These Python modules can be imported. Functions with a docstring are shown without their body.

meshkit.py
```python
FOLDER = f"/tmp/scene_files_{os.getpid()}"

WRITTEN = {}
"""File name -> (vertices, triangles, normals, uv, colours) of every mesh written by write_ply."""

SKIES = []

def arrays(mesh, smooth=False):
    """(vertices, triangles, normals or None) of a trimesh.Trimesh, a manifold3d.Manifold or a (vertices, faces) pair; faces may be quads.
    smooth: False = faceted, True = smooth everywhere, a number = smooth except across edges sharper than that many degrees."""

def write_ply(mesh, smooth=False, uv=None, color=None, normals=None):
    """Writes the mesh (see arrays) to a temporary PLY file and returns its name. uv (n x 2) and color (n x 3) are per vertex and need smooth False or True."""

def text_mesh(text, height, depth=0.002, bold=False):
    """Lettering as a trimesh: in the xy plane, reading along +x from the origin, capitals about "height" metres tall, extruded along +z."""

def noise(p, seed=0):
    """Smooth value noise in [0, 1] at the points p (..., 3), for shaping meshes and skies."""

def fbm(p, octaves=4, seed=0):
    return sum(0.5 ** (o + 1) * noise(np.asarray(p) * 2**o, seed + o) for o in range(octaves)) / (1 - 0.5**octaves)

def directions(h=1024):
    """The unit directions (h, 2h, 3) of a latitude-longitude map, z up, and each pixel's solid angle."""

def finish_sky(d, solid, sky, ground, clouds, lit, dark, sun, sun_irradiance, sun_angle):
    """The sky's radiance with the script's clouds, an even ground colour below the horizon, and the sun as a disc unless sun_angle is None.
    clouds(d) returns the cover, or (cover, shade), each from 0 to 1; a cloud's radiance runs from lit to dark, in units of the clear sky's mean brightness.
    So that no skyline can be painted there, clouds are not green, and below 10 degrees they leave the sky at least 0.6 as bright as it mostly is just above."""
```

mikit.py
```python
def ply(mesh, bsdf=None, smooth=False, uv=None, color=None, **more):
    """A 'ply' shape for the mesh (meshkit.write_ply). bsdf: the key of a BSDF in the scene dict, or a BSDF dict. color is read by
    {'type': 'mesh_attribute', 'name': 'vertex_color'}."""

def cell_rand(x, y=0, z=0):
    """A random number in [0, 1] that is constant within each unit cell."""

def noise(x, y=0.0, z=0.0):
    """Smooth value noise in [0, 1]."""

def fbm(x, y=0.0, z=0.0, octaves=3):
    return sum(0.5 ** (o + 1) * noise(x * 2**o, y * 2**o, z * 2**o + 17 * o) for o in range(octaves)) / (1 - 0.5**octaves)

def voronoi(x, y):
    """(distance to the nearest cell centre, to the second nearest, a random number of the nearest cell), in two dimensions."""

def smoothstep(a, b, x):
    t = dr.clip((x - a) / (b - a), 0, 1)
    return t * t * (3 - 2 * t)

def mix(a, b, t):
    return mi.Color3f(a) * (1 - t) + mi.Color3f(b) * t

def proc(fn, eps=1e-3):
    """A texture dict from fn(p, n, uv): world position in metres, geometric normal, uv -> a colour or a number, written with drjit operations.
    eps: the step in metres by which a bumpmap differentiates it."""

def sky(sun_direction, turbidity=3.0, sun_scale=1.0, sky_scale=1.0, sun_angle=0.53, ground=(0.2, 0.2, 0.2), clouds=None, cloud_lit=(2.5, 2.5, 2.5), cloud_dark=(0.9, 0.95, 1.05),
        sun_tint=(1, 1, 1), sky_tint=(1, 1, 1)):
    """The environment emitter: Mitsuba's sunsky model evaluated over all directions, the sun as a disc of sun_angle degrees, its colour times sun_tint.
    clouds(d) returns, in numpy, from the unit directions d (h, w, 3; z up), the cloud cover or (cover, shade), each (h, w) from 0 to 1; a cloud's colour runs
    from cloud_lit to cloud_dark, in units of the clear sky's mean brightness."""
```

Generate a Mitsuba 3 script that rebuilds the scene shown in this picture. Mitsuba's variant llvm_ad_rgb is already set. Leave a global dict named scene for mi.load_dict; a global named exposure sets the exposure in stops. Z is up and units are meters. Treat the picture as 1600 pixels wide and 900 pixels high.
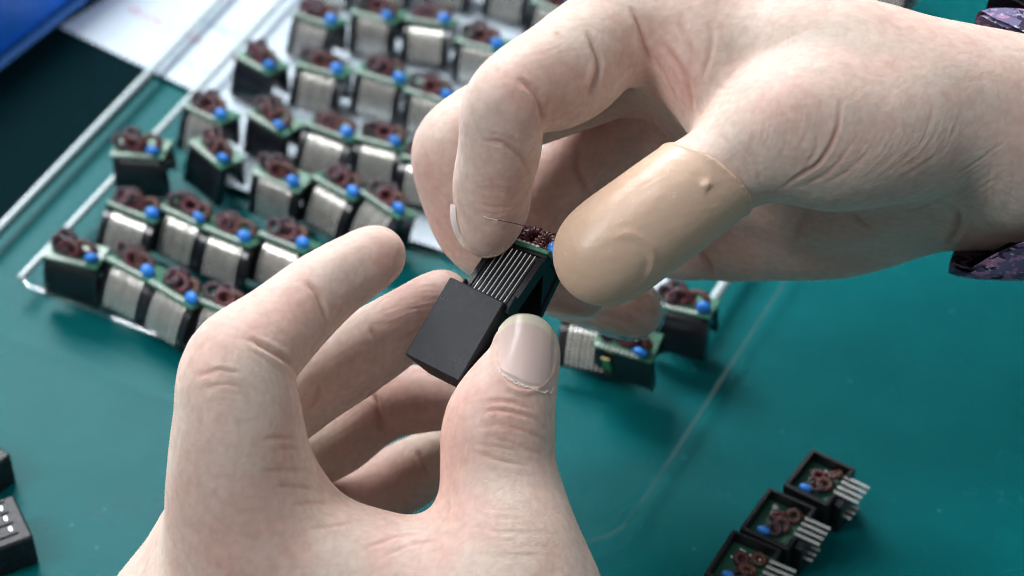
import math, random
import numpy as np, trimesh, mitsuba as mi, drjit as dr
import mikit, meshkit
from scipy import ndimage
from scipy.spatial import cKDTree
from mikit import noise, fbm, voronoi, smoothstep, mix

# ------------------------------------------------------------------ camera, lamps, exposure
T = mi.ScalarTransform4f
PITCH = math.radians(42)
FWD = np.array([0, math.cos(PITCH), -math.sin(PITCH)])
RGT = np.array([1.0, 0, 0])
UPV = np.array([0, math.sin(PITCH), math.cos(PITCH)])
EYE = -FWD * 0.52                       # the optical axis meets the bench mat 0.52 m away
FPX = 3200.0                            # focal length in pixels of a 1600 px wide picture
scene, labels = {}, {}
scene['camera'] = {'type': 'thinlens', 'fov': math.degrees(2 * math.atan(800 / FPX)), 'fov_axis': 'x',
                   'aperture_radius': 0.0025, 'focus_distance': 0.394, 'near_clip': 0.02, 'far_clip': 20.0,
                   'to_world': T().look_at(origin=EYE.tolist(), target=[0, 0, 0], up=[0, 0, 1])}
exposure = 0.42


def lamp(pos, target, w, h, power, label):
    """A rectangular emitter of w x h metres that shines down on the bench."""
    key = 'overhead_light' + (f'_{len(LAMPS):03d}' if LAMPS else '')
    LAMPS.append(key)
    scene[key] = {'type': 'rectangle', 'to_world': T().look_at(origin=pos, target=target, up=[0, 1, 0.01]) @ T().scale([w / 2, h / 2, 1]),
                  'emitter': {'type': 'area', 'radiance': {'type': 'rgb', 'value': power}}}
    labels[key] = {'label': label, 'category': 'lamp'}


LAMPS = []
lamp([-0.42, 0.95, 1.00], [-0.03, 0, 0], 0.70, 0.50, [18.6, 19.0, 19.4], 'wide bench lamp beyond the far left of the tray')
lamp([-1.40, -0.58, 1.60], [-0.05, 0, 0], 0.9, 0.26, [19, 19.4, 19.8], 'ceiling tube lamp to the near left of the bench')
lamp([-0.92, -0.10, 1.60], [0, 0, 0], 0.40, 0.18, [19, 19.4, 19.8], 'short ceiling tube lamp to the left of the bench')
lamp([-0.3, 0.3, 2.6], [-0.3, 0.3, 0], 3.0, 3.0, [0.75, 0.77, 0.79], 'added dim glowing panel overhead for light off the unseen ceiling')  # glowing panel added as fill, in place of light bounced off the ceiling
scene['room_light'] = {'type': 'constant', 'radiance': {'type': 'rgb', 'value': [0.16, 0.164, 0.17]}}


# ------------------------------------------------------------------ geometry helpers (camera millimetres <-> world metres)
def W(c):
    """camera frame (x right, y down, z forward; millimetres) -> world metres"""
    c = np.asarray(c, float)
    return EYE + (c[..., 0:1] * RGT - c[..., 1:2] * UPV + c[..., 2:3] * FWD) / 1000


def C(px, py, D):
    return np.array([(px - 800) / FPX * D, (py - 450) / FPX * D, D])


def pix(v):
    """world -> pixel (x, y) and depth in mm"""
    d = (np.asarray(v) - EYE) * 1000
    z = d @ FWD
    return np.stack([800 + FPX * (d @ RGT) / z, 450 - FPX * (d @ UPV) / z], -1), z


def ground(px, py, z=0.0):
    """the point at height z (metres) that the picture shows at this pixel"""
    d = RGT * (px - 800) / FPX - UPV * (py - 450) / FPX + FWD
    return EYE + d * (z - EYE[2]) / d[2]


# ------------------------------------------------------------------ flesh: smooth unions of tapered limbs, meshed with surface nets
def spline(nodes, per=5):
    p = np.array([[*C(a, b, 400 + d), r * (400 + d) / FPX] for a, b, d, r in nodes])
    if len(p) < 3:
        return p
    q = np.vstack([2 * p[0] - p[1], p, 2 * p[-1] - p[-2]])
    out = []
    for i in range(1, len(q) - 2):
        for t in np.linspace(0, 1, per, endpoint=False):
            a, b, c, d = q[i - 1:i + 3]
            out.append(0.5 * (2 * b + (c - a) * t + (2 * a - 5 * b + 4 * c - d) * t * t + (3 * b - a - 3 * c + d) * t ** 3))
    return np.array(out + [p[-1]])


def smin(a, b, k):
    h = np.maximum(k - np.abs(a - b), 0) / k
    return np.minimum(a, b) - h * h * k * 0.25


def cone(p, a, b):
    """distance to a round cone between the spheres a and b (x, y, z, r)"""
    ba = b[:3] - a[:3]
    l2 = float(ba @ ba)
    pa = p - a[:3].astype(np.float32)
    t = np.clip(pa @ ba.astype(np.float32) / max(l2, 1e-6), 0, 1)
    d = pa - t[:, None] * ba.astype(np.float32)
    return np.sqrt((d * d).sum(1)) - (a[3] + (b[3] - a[3]) * t)


def chain(p, nodes, k=1.2, reach=14.0, per=5):
    s = spline(nodes, per)
    lo, hi = (s[:, :3] - s[:, 3:]).min(0) - reach, (s[:, :3] + s[:, 3:]).max(0) + reach
    out = np.full(len(p), reach, np.float32)
    m = np.nonzero(((p > lo) & (p < hi)).all(1))[0]
    if len(m):
        q, d = p[m], None
        for a, b in zip(s[:-1], s[1:]):
            e = cone(q, a, b)
            d = e if d is None else smin(d, e, k)
        out[m] = np.minimum(d, reach)
    return out


def surface_nets(f, lo, hi, step, band=0.6, coarse=3):
    """the zero surface of f(points in camera mm) as (vertices, triangles)"""
    lo, hi = np.asarray(lo, float), np.asarray(hi, float)
    n = np.ceil((hi - lo) / (step * coarse)).astype(int) + 1
    ax = [lo[i] + np.arange(n[i]) * step * coarse for i in range(3)]
    g = np.stack(np.meshgrid(*ax, indexing='ij'), -1).reshape(-1, 3).astype(np.float32)
    cf = f(g).reshape(n)
    N = (n - 1) * coarse + 1
    near = ndimage.binary_dilation(np.abs(cf) < band + step * coarse, iterations=1)
    fine = np.repeat(np.repeat(np.repeat(cf, coarse, 0), coarse, 1), coarse, 2)[:N[0], :N[1], :N[2]].astype(np.float32)
    mask = np.repeat(np.repeat(np.repeat(near, coarse, 0), coarse, 1), coarse, 2)[:N[0], :N[1], :N[2]]
    ids = np.argwhere(mask)
    pts = (lo + ids * step).astype(np.float32)
    val = np.empty(len(pts), np.float32)
    for s in range(0, len(pts), 400000):
        val[s:s + 400000] = f(pts[s:s + 400000])
    fine[mask] = val
    inside = fine < 0
    corner = [inside[a:N[0] - 1 + a, b:N[1] - 1 + b, c:N[2] - 1 + c] for a, b, c in np.ndindex(2, 2, 2)]
    cnt = sum(c.astype(np.int8) for c in corner)
    cells = np.argwhere((cnt > 0) & (cnt < 8))
    idx = -np.ones(N - 1, np.int32)
    idx[tuple(cells.T)] = np.arange(len(cells))
    acc, num = np.zeros((len(cells), 3)), np.zeros(len(cells))
    for i in range(3):
        for o in np.ndindex(2, 2):
            a = np.insert(np.array(o), i, 0)
            b = a.copy(); b[i] = 1
            fa, fb = fine[tuple((cells + a).T)], fine[tuple((cells + b).T)]
            x = (fa < 0) != (fb < 0)
            t = np.where(x, fa / np.where(x, fa - fb, 1), 0)
            acc += x[:, None] * (a + t[:, None] * (b - a)); num += x
    v = lo + (cells + acc / num[:, None]) * step
    tris = []
    for i in range(3):
        j, k = (i + 1) % 3, (i + 2) % 3
        sa = [slice(1, N[d] - 1) for d in range(3)]; sb = list(sa)
        sa[i], sb[i] = slice(0, N[i] - 1), slice(1, N[i])
        A, B = inside[tuple(sa)], inside[tuple(sb)]
        e = np.argwhere(A != B)
        off = np.ones(3, int); off[i] = 0
        e = e + off
        flip = inside[tuple(e.T)]
        ej, ek = np.eye(3, dtype=int)[j], np.eye(3, dtype=int)[k]
        q = [idx[tuple((e - c).T)] for c in (0 * ej, ej, ej + ek, ek)]
        q = np.stack(q, 1)
        q = np.where(flip[:, None], q, q[:, ::-1])
        tris += [q[:, [0, 1, 2]], q[:, [0, 2, 3]]]
    return v, np.vstack(tris)


def vnormals(v, f):
    n = np.zeros_like(v)
    fn = np.cross(v[f[:, 1]] - v[f[:, 0]], v[f[:, 2]] - v[f[:, 0]])
    for k in range(3):
        np.add.at(n, f[:, k], fn)
    return n / np.maximum(np.linalg.norm(n, axis=1, keepdims=True), 1e-12)


def smooth_poly(pts, step):
    """a dense smooth curve through pixel points"""
    p = np.array(pts, float)
    if len(p) > 2:
        q = np.vstack([2 * p[0] - p[1], p, 2 * p[-1] - p[-2]])
        o = []
        for i in range(1, len(q) - 2):
            for t in np.linspace(0, 1, 8, endpoint=False):
                a, b, c, d = q[i - 1:i + 3]
                o.append(0.5 * (2 * b + (c - a) * t + (2 * a - 5 * b + 4 * c - d) * t * t + (3 * b - a - 3 * c + d) * t ** 3))
        p = np.array(o + [p[-1]])
    s = np.r_[0, np.cumsum(np.linalg.norm(np.diff(p, axis=0), axis=1))]
    t = np.arange(0, s[-1], step)
    return np.stack([np.interp(t, s, p[:, i]) for i in range(2)], 1), t / s[-1]


class Flesh:
    """A mesh in camera mm that can be creased: lines are laid on its surface along the picture's rays, then pressed in."""

    def __init__(self, f, lo, hi, step):
        self.field, self.z0 = f, lo[2]
        self.v, self.f = surface_nets(f, lo, hi, step)
        self.n = vnormals(self.v, self.f)
        self.d = np.zeros(len(self.v))      # displacement along the normal, mm
        self.red, self.rosy, self.vein = (np.zeros(len(self.v)) for _ in range(3))
        self.jobs = []

    def crease(self, pts, depth=0.3, w=0.4, red=0.5, ridge=0.3):
        q, t = smooth_poly(pts, 1.5)
        self.jobs.append(('crease', q, t, depth, 0.16 + 0.55 * w, 0.75 * red, ridge))

    def spot(self, x, y, r, amount, what='red'):
        self.jobs.append(('spot', np.array([[x, y]], float), np.zeros(1), r, amount, what, 0))

    def stain(self, pts, r, amount, what='vein'):
        q, t = smooth_poly(pts, 3.0)
        self.jobs.append(('stain', q, t, r, amount, what, 0))

    def family(self, A, B, n, depth, w, red, seed=0):
        """n wrinkles that run from the line A to the line B"""
        rng = random.Random(seed)
        m = max(len(A), len(B))
        a, b = (np.stack([np.interp(np.linspace(0, 1, m), np.linspace(0, 1, len(X)), np.array(X, float)[:, i]) for i in range(2)], 1) for X in (A, B))
        for i in range(n):
            t = (i + rng.uniform(0.1, 0.9)) / n
            p = a + (b - a) * t + np.array([[rng.uniform(-4, 4), rng.uniform(-4, 4)] for _ in range(m)])
            x = np.linspace(rng.uniform(-0.05, 0.35), rng.uniform(0.65, 1.05), m)
            p = np.stack([np.interp(x, np.linspace(0, 1, m), p[:, k]) for k in range(2)], 1)
            self.crease(p, depth * rng.uniform(0.4, 1.2), w, red * rng.uniform(0.4, 1))

    def finish(self):
        z = trace(self.field, *np.vstack([j[1] for j in self.jobs]).T, z0=self.z0)
        tree, at = cKDTree(self.v), 0
        for kind, q, t, a, b, c, e in self.jobs:
            zz = z[at:at + len(q)]; at += len(q)
            ok = np.isfinite(zz)
            if not ok.any():
                continue
            h = np.stack([(q[:, 0] - 800) / FPX * zz, (q[:, 1] - 450) / FPX * zz, zz], 1)[ok]
            t = t[ok]
            R = 5 * b + 0.6 if kind == 'crease' else 2.6 * a
            cand = np.unique(np.concatenate([np.array(x, int) for x in tree.query_ball_point(h, R)]))
            if not len(cand):
                continue
            dist, k = cKDTree(h).query(self.v[cand])
            if kind == 'crease':
                s = np.clip(np.minimum(t[k], 1 - t[k]) * 4, 0.05, 1)
                self.d[cand] += s * a * (-np.exp(-(dist / b) ** 2) + 0.6 * e * np.exp(-((dist - 2.3 * b) / (1.2 * b)) ** 2))
                self.red[cand] = np.maximum(self.red[cand], s * c * np.exp(-(dist / (b * 1.15)) ** 2))
            else:
                getattr(self, c)[cand] += b * np.exp(-(dist / a) ** 2)
        return self

    def world(self):
        v = self.v + self.n * self.d[:, None]
        return trimesh.Trimesh(W(v), self.f[:, [0, 2, 1]] if np.cross(RGT, -UPV) @ FWD < 0 else self.f, process=False)

# ------------------------------------------------------------------ materials
def rgb(*c):
    return {'type': 'rgb', 'value': list(c)}


def mat(key, d):
    scene[key] = {'type': 'twosided', 'bsdf': d, 'id': key} if d['type'] not in ('dielectric', 'thindielectric', 'roughdielectric', 'principledthin') else d
    scene[key].pop('id', None)
    return key


def plastic(key, c, rough=0.3, spec=0.5):
    return mat(key, {'type': 'principled', 'base_color': rgb(*c), 'roughness': rough, 'specular': spec})


def skin_bump(p, n, uv):
    return fbm(p.x * 2200, p.y * 2200, p.z * 2200, 3)


def mat_colour(p, n, uv):
    c = mix([0.0008, 0.090, 0.098], [0.0012, 0.104, 0.112], fbm(p.x * 90, p.y * 90, 0, 3))
    # a grey scuff and a few specks of dust
    d = dr.sqrt(dr.square((p.x + 0.0855) / 0.010) + dr.square((p.y + 0.0755) / 0.0065))
    s = smoothstep(1.2, 0.2, d + 0.9 * (fbm(p.x * 420, p.y * 420, 3, 3) - 0.5) * 2) * smoothstep(0.38, 0.66, fbm(p.x * 700, p.y * 260, 7, 3))
    c = mix(c, [0.010, 0.085, 0.10], 0.75 * s)
    f, g, r = voronoi(p.x * 75, p.y * 75)
    dot = smoothstep(0.05, 0.02, f) * smoothstep(0.88, 0.9, r)
    c = mix(c, [0.05, 0.20, 0.21], 0.5 * dot)
    a = p.x * 0.8 + p.y * 0.6
    b = p.y * 0.8 - p.x * 0.6
    scr = smoothstep(0.012, 0.0, dr.abs(noise(a * 40, b * 500, 3) - 0.5)) * smoothstep(0.6, 0.75, noise(a * 30, b * 60, 9))
    scr = dr.maximum(scr, smoothstep(0.010, 0.0, dr.abs(noise(a * 420, b * 30, 5) - 0.5)) * smoothstep(0.66, 0.78, noise(a * 50, b * 25, 2)))
    return mix(c, [0.02, 0.17, 0.18], 0.30 * scr)


def mat_bump(p, n, uv):
    return fbm(p.x * 1500, p.y * 1500, 0, 2)


mat('mat_bench', {'type': 'bumpmap', 'arbitrary': mikit.proc(mat_bump, 1e-4), 'scale': 0.00006,
                  'bsdf': {'type': 'principled', 'base_color': mikit.proc(mat_colour), 'roughness': 0.36, 'specular': 0.05}})


def paper_colour(p, n, uv):
    """white office paper; one sheet carries blurred lines of small print"""
    u = (p.x + 0.108) * 0.80 - (p.y - 0.118) * 0.60      # along the lines of print
    v = (p.x + 0.108) * 0.60 + (p.y - 0.118) * 0.80
    c = mix([0.48, 0.56, 0.63], [0.52, 0.60, 0.67], fbm(p.x * 120, p.y * 120, 0, 2))
    def line(v0, h, u0, u1, s):
        on = smoothstep(h, h * 0.6, dr.abs(v - v0)) * smoothstep(u0 - 0.001, u0, u) * smoothstep(u1 + 0.001, u1, u)
        return on * smoothstep(0.40, 0.55, noise(u * 900, v * 900, s)) * smoothstep(0.25, 0.35, noise(u * 260, s, 0))
    c = mix(c, [0.42, 0.24, 0.29], 0.8 * line(0.0, 0.0017, -0.008, 0.036, 1.5))
    c = mix(c, [0.24, 0.36, 0.44], 0.6 * line(0.0085, 0.0016, 0.004, 0.040, 5.5))
    c = mix(c, [0.24, 0.36, 0.44], 0.5 * line(-0.010, 0.0012, 0.020, 0.036, 9.5))
    return c


mat('mat_paper', {'type': 'principled', 'base_color': mikit.proc(paper_colour), 'roughness': 0.7, 'specular': 0.2})
plastic('mat_dark_sheet', (0.0008, 0.010, 0.013), 0.8, 0.02)
plastic('mat_bin', (0.010, 0.20, 0.92), 0.4)
plastic('mat_bin_rim', (0.08, 0.27, 0.75), 0.3)
plastic('mat_black', (0.012, 0.013, 0.016), 0.32)
plastic('mat_black_gloss', (0.010, 0.012, 0.016), 0.22, 0.6)


def housing_colour(p, n, uv):
    q = fbm(p.x * 900, p.y * 900, p.z * 900, 3)
    dust = smoothstep(0.62, 0.74, noise(p.x * 2600, p.y * 2600, p.z * 2600)) * smoothstep(0.5, 0.7, fbm(p.x * 200, p.y * 200, p.z * 200, 2))
    scuff = smoothstep(0.02, 0.0, dr.abs(noise(p.x * 160 + p.z * 90, p.y * 700, p.z * 500) - 0.5)) * smoothstep(0.5, 0.7, noise(p.x * 300, p.y * 300, p.z * 300))
    dust = dr.maximum(dust, 1.6 * scuff)
    return mix(mix([0.005, 0.006, 0.009], [0.012, 0.0145, 0.020], q), [0.10, 0.10, 0.11], 0.12 * dust)


mat('mat_housing', {'type': 'bumpmap', 'arbitrary': mikit.proc(lambda p, n, uv: fbm(p.x * 5000, p.y * 5000, p.z * 5000, 2), 4e-5), 'scale': 0.00002,
                    'bsdf': {'type': 'principled', 'base_color': mikit.proc(housing_colour), 'roughness': 0.48, 'specular': 0.34}})
mat('mat_pin', {'type': 'principled', 'base_color': rgb(0.95, 0.93, 0.86), 'metallic': 0.6, 'roughness': 0.22, 'specular': 0.9})
mat('mat_wire', {'type': 'roughconductor', 'alpha': 0.12, 'eta': rgb(1.8, 1.8, 1.9), 'k': rgb(3.0, 2.9, 2.8)})
mat('mat_tin', {'type': 'principled', 'base_color': rgb(.55, .57, .55), 'metallic': 0.6, 'roughness': 0.3, 'specular': 0.6})
mat('mat_gold', {'type': 'roughconductor', 'alpha': 0.2, 'material': 'Au'})
plastic('mat_solder', (0.62, 0.64, 0.62), 0.3, 0.8)
plastic('mat_board_green', (0.045, 0.17, 0.105), 0.35)
plastic('mat_cap', (0.015, 0.20, 0.68), 0.35)
plastic('mat_board_dark', (0.014, 0.075, 0.05), 0.4)
plastic('mat_wire_red', (0.12, 0.009, 0.022), 0.3, 0.6)
plastic('mat_wire_copper', (0.15, 0.05, 0.03), 0.3, 0.6)
plastic('mat_wire_plum', (0.05, 0.018, 0.034), 0.3, 0.6)
plastic('mat_core', (0.03, 0.03, 0.03), 0.5)
mat('mat_clear', {'type': 'thindielectric', 'int_ior': 1.5})
mat('mat_tray', {'type': 'thindielectric', 'int_ior': 1.13})
mat('mat_tray_floor', {'type': 'thindielectric', 'int_ior': 1.06})
plastic('mat_rim_gloss', (0.42, 0.50, 0.52), 0.25, 0.6)  # pale opaque colour paints in the gloss that clear rims catch

SKIN_BSDF = {'type': 'bumpmap', 'arbitrary': mikit.proc(skin_bump, 4e-5), 'scale': 0.00007,
             'bsdf': {'type': 'principled', 'base_color': {'type': 'mesh_attribute', 'name': 'vertex_color'}, 'roughness': 0.53, 'specular': 0.3, 'flatness': 0.6, 'sheen': 0.1}}
mat('mat_skin', SKIN_BSDF)
mat('mat_nail', {'type': 'principled', 'base_color': {'type': 'mesh_attribute', 'name': 'vertex_color'}, 'roughness': 0.28, 'specular': 0.5, 'flatness': 0.5})

plastic('mat_cuticle', (0.72, 0.68, 0.64), 0.7, 0.2)
mat('mat_film', {'type': 'thindielectric', 'int_ior': 1.42})


def cot_colour(p, n, uv):
    return mix(mix([0.585, 0.40, 0.285], [0.635, 0.45, 0.33], fbm(p.x * 300, p.y * 300, p.z * 300, 3)), [0.72, 0.62, 0.48],
               0.5 * smoothstep(0.86, 0.92, noise(p.x * 2300, p.y * 2300, p.z * 2300)))


mat('mat_cot', {'type': 'bumpmap', 'arbitrary': mikit.proc(lambda p, n, uv: fbm(p.x * 900, p.y * 900, p.z * 900, 4), 5e-5), 'scale': 0.00010,
                'bsdf': {'type': 'principled', 'base_color': mikit.proc(cot_colour), 'roughness': 0.36, 'specular': 0.45, 'flatness': 0.5}})


def cuff_colour(p, n, uv):
    f, g, r = voronoi(p.x * 620 + 2 * noise(p.x * 700, p.y * 700, p.z * 700), (p.y + p.z) * 620)
    c = mix([0.13, 0.115, 0.21], [0.025, 0.02, 0.05], smoothstep(0.35, 0.6, r))
    c = mix(c, [0.33, 0.17, 0.29], smoothstep(0.75, 0.8, r))
    return mix(c, [0.34, 0.33, 0.42], smoothstep(0.70, 0.85, noise(p.x * 1500, p.y * 1500, p.z * 1500)))


mat('mat_cuff', {'type': 'principled', 'base_color': mikit.proc(cuff_colour), 'roughness': 0.8, 'specular': 0.2, 'sheen': 0.5})
plastic('mat_dark_cloth', (0.012, 0.012, 0.014), 0.85, 0.2)


# ------------------------------------------------------------------ entries
def numbered(key):
    if key not in TAKEN:
        TAKEN.add(key)
        return key
    n = 1
    while f'{key}_{n:03d}' in TAKEN:
        n += 1
    TAKEN.add(f'{key}_{n:03d}')
    return f'{key}_{n:03d}'


TAKEN = set()


def thing(name, label, cat, group=None):
    key = numbered(name)
    labels[key] = {'label': label, 'category': cat}
    if group:
        labels[key]['group'] = group
    return key


def part(parent, name, shape, to_world=None, label=None, stuff=False):
    key = numbered(parent + '__' + name)
    scene[key] = dict(shape) if to_world is None else {**shape, 'to_world': to_world}
    if label or stuff:
        labels[key] = {**({'label': label} if label else {}), **({'kind': 'stuff'} if stuff else {})}
    return key


def single(name, label, cat, shape, to_world=None, group=None, kind=None):
    key = numbered(name)
    scene[key] = dict(shape) if to_world is None else {**shape, 'to_world': to_world}
    labels[key] = {'label': label, **({'category': cat} if cat else {}), **({'group': group} if group else {}), **({'kind': kind} if kind else {})}
    return key


def cat(ms):
    return trimesh.util.concatenate([m for m in ms])


def box(x0, x1, y0, y1, z0, z1, bevel=0.0):
    """a box with chamfered edges"""
    b = min(bevel, 0.45 * min(x1 - x0, y1 - y0, z1 - z0))
    if b <= 0:
        m = trimesh.creation.box([x1 - x0, y1 - y0, z1 - z0])
        m.apply_translation([(x0 + x1) / 2, (y0 + y1) / 2, (z0 + z1) / 2])
        return m
    p = []
    for sx in (0, 1):
        for sy in (0, 1):
            for sz in (0, 1):
                c = [(x0, x1)[sx], (y0, y1)[sy], (z0, z1)[sz]]
                s = [(1, -1)[sx], (1, -1)[sy], (1, -1)[sz]]
                for k in range(3):
                    q = [c[i] + (0 if i == k else s[i] * b) for i in range(3)]
                    p.append(q)
    return trimesh.convex.convex_hull(np.array(p))


def tube(pts, r, seg=10, closed=False):
    pts = np.asarray(pts, float)
    rr = np.broadcast_to(r, len(pts))
    tan = np.gradient(pts, axis=0) if not closed else np.roll(pts, -1, 0) - np.roll(pts, 1, 0)
    tan /= np.linalg.norm(tan, axis=1, keepdims=True)
    n = np.cross(tan[0], [0.3, 0.2, 0.93]); n /= np.linalg.norm(n)
    V = []
    for i in range(len(pts)):
        n = n - tan[i] * (n @ tan[i]); n /= np.linalg.norm(n)
        b = np.cross(tan[i], n)
        a = np.arange(seg) * 2 * np.pi / seg
        V.append(pts[i] + rr[i] * (np.cos(a)[:, None] * n + np.sin(a)[:, None] * b))
    V = np.vstack(V)
    F, m = [], len(pts)
    for i in range(m if closed else m - 1):
        j = (i + 1) % m
        for k in range(seg):
            k2 = (k + 1) % seg
            F += [[i * seg + k, i * seg + k2, j * seg + k2], [i * seg + k, j * seg + k2, j * seg + k]]
    if not closed:
        V = np.vstack([V, pts[0], pts[-1]])
        for k in range(seg):
            F += [[len(V) - 2, (k + 1) % seg, k], [len(V) - 1, (m - 1) * seg + k, (m - 1) * seg + (k + 1) % seg]]
    return trimesh.Trimesh(V, F, process=False)


def prism(poly, x0, x1):
    """extrude a (y, z) outline from x0 to x1"""
    from shapely.geometry import Polygon
    m = trimesh.creation.extrude_polygon(Polygon(poly), x1 - x0, engine='earcut')
    v = m.vertices
    return trimesh.Trimesh(np.stack([v[:, 2] + x0, v[:, 0], v[:, 1]], 1), m.faces, process=False)


def ribbon(path, x, w, t):
    """a flat contact that follows a (y, z) path, w wide, t thick, with eased long edges"""
    p = np.array(path, float)
    tan = np.gradient(p, axis=0); tan /= np.linalg.norm(tan, axis=1, keepdims=True)
    nrm = np.stack([-tan[:, 1], tan[:, 0]], 1)
    prof = [(-w / 2, 0), (-w / 2, t * .55), (-w / 2 + t * .6, t), (w / 2 - t * .6, t), (w / 2, t * .55), (w / 2, 0)]
    V = np.array([[x + a, *(p[i] + nrm[i] * b)] for i in range(len(p)) for a, b in prof])
    F, k = [], len(prof)
    for i in range(len(p) - 1):
        for j in range(k):
            j2 = (j + 1) % k
            F += [[i * k + j, i * k + j2, (i + 1) * k + j2], [i * k + j, (i + 1) * k + j2, (i + 1) * k + j]]
    for j in range(1, k - 1):
        F += [[0, j + 1, j], [(len(p) - 1) * k, (len(p) - 1) * k + j, (len(p) - 1) * k + j + 1]]
    m = trimesh.Trimesh(V, F, process=False)
    m.fix_normals()
    return m


def coil_mesh(R, r, turns, seed):
    """a small toroid choke wound with enamelled wire: every turn of wire is a loop round the core"""
    rng = np.random.default_rng(seed)
    t = np.linspace(0, 2 * np.pi, turns * 9, endpoint=False)
    a = t * turns + rng.uniform(0, 6)
    rr = r * (1 + 0.10 * np.sin(3 * t + seed))
    P = np.stack([(R + rr * np.cos(a)) * np.cos(t), (R + rr * np.cos(a)) * np.sin(t), rr * np.sin(a)], 1)
    return tube(P, R * 0.115, 5, closed=True)


def core_mesh(R, r):
    t = np.linspace(0, 2 * np.pi, 18, endpoint=False)
    return tube(np.stack([R * np.cos(t), R * np.sin(t), 0 * t], 1), r * 0.92, 8, closed=True)


def ellipsoid(c, r, sub=2):
    m = trimesh.creation.icosphere(subdivisions=sub)
    return trimesh.Trimesh(m.vertices * r + c, m.faces, process=False)


def mm(m):
    return trimesh.Trimesh(m.vertices / 1000, m.faces, process=False)


def rot(ax, deg):
    return trimesh.transformations.rotation_matrix(math.radians(deg), ax)


# ------------------------------------------------------------------ the setting: bench mat, dark sheet, papers
def sheet(poly, z, t, key):
    from shapely.geometry import Polygon
    m = trimesh.creation.extrude_polygon(Polygon([p[:2] for p in poly]), t, engine='earcut')
    m.apply_translation([0, 0, z])
    return mikit.ply(m, key)


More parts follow.
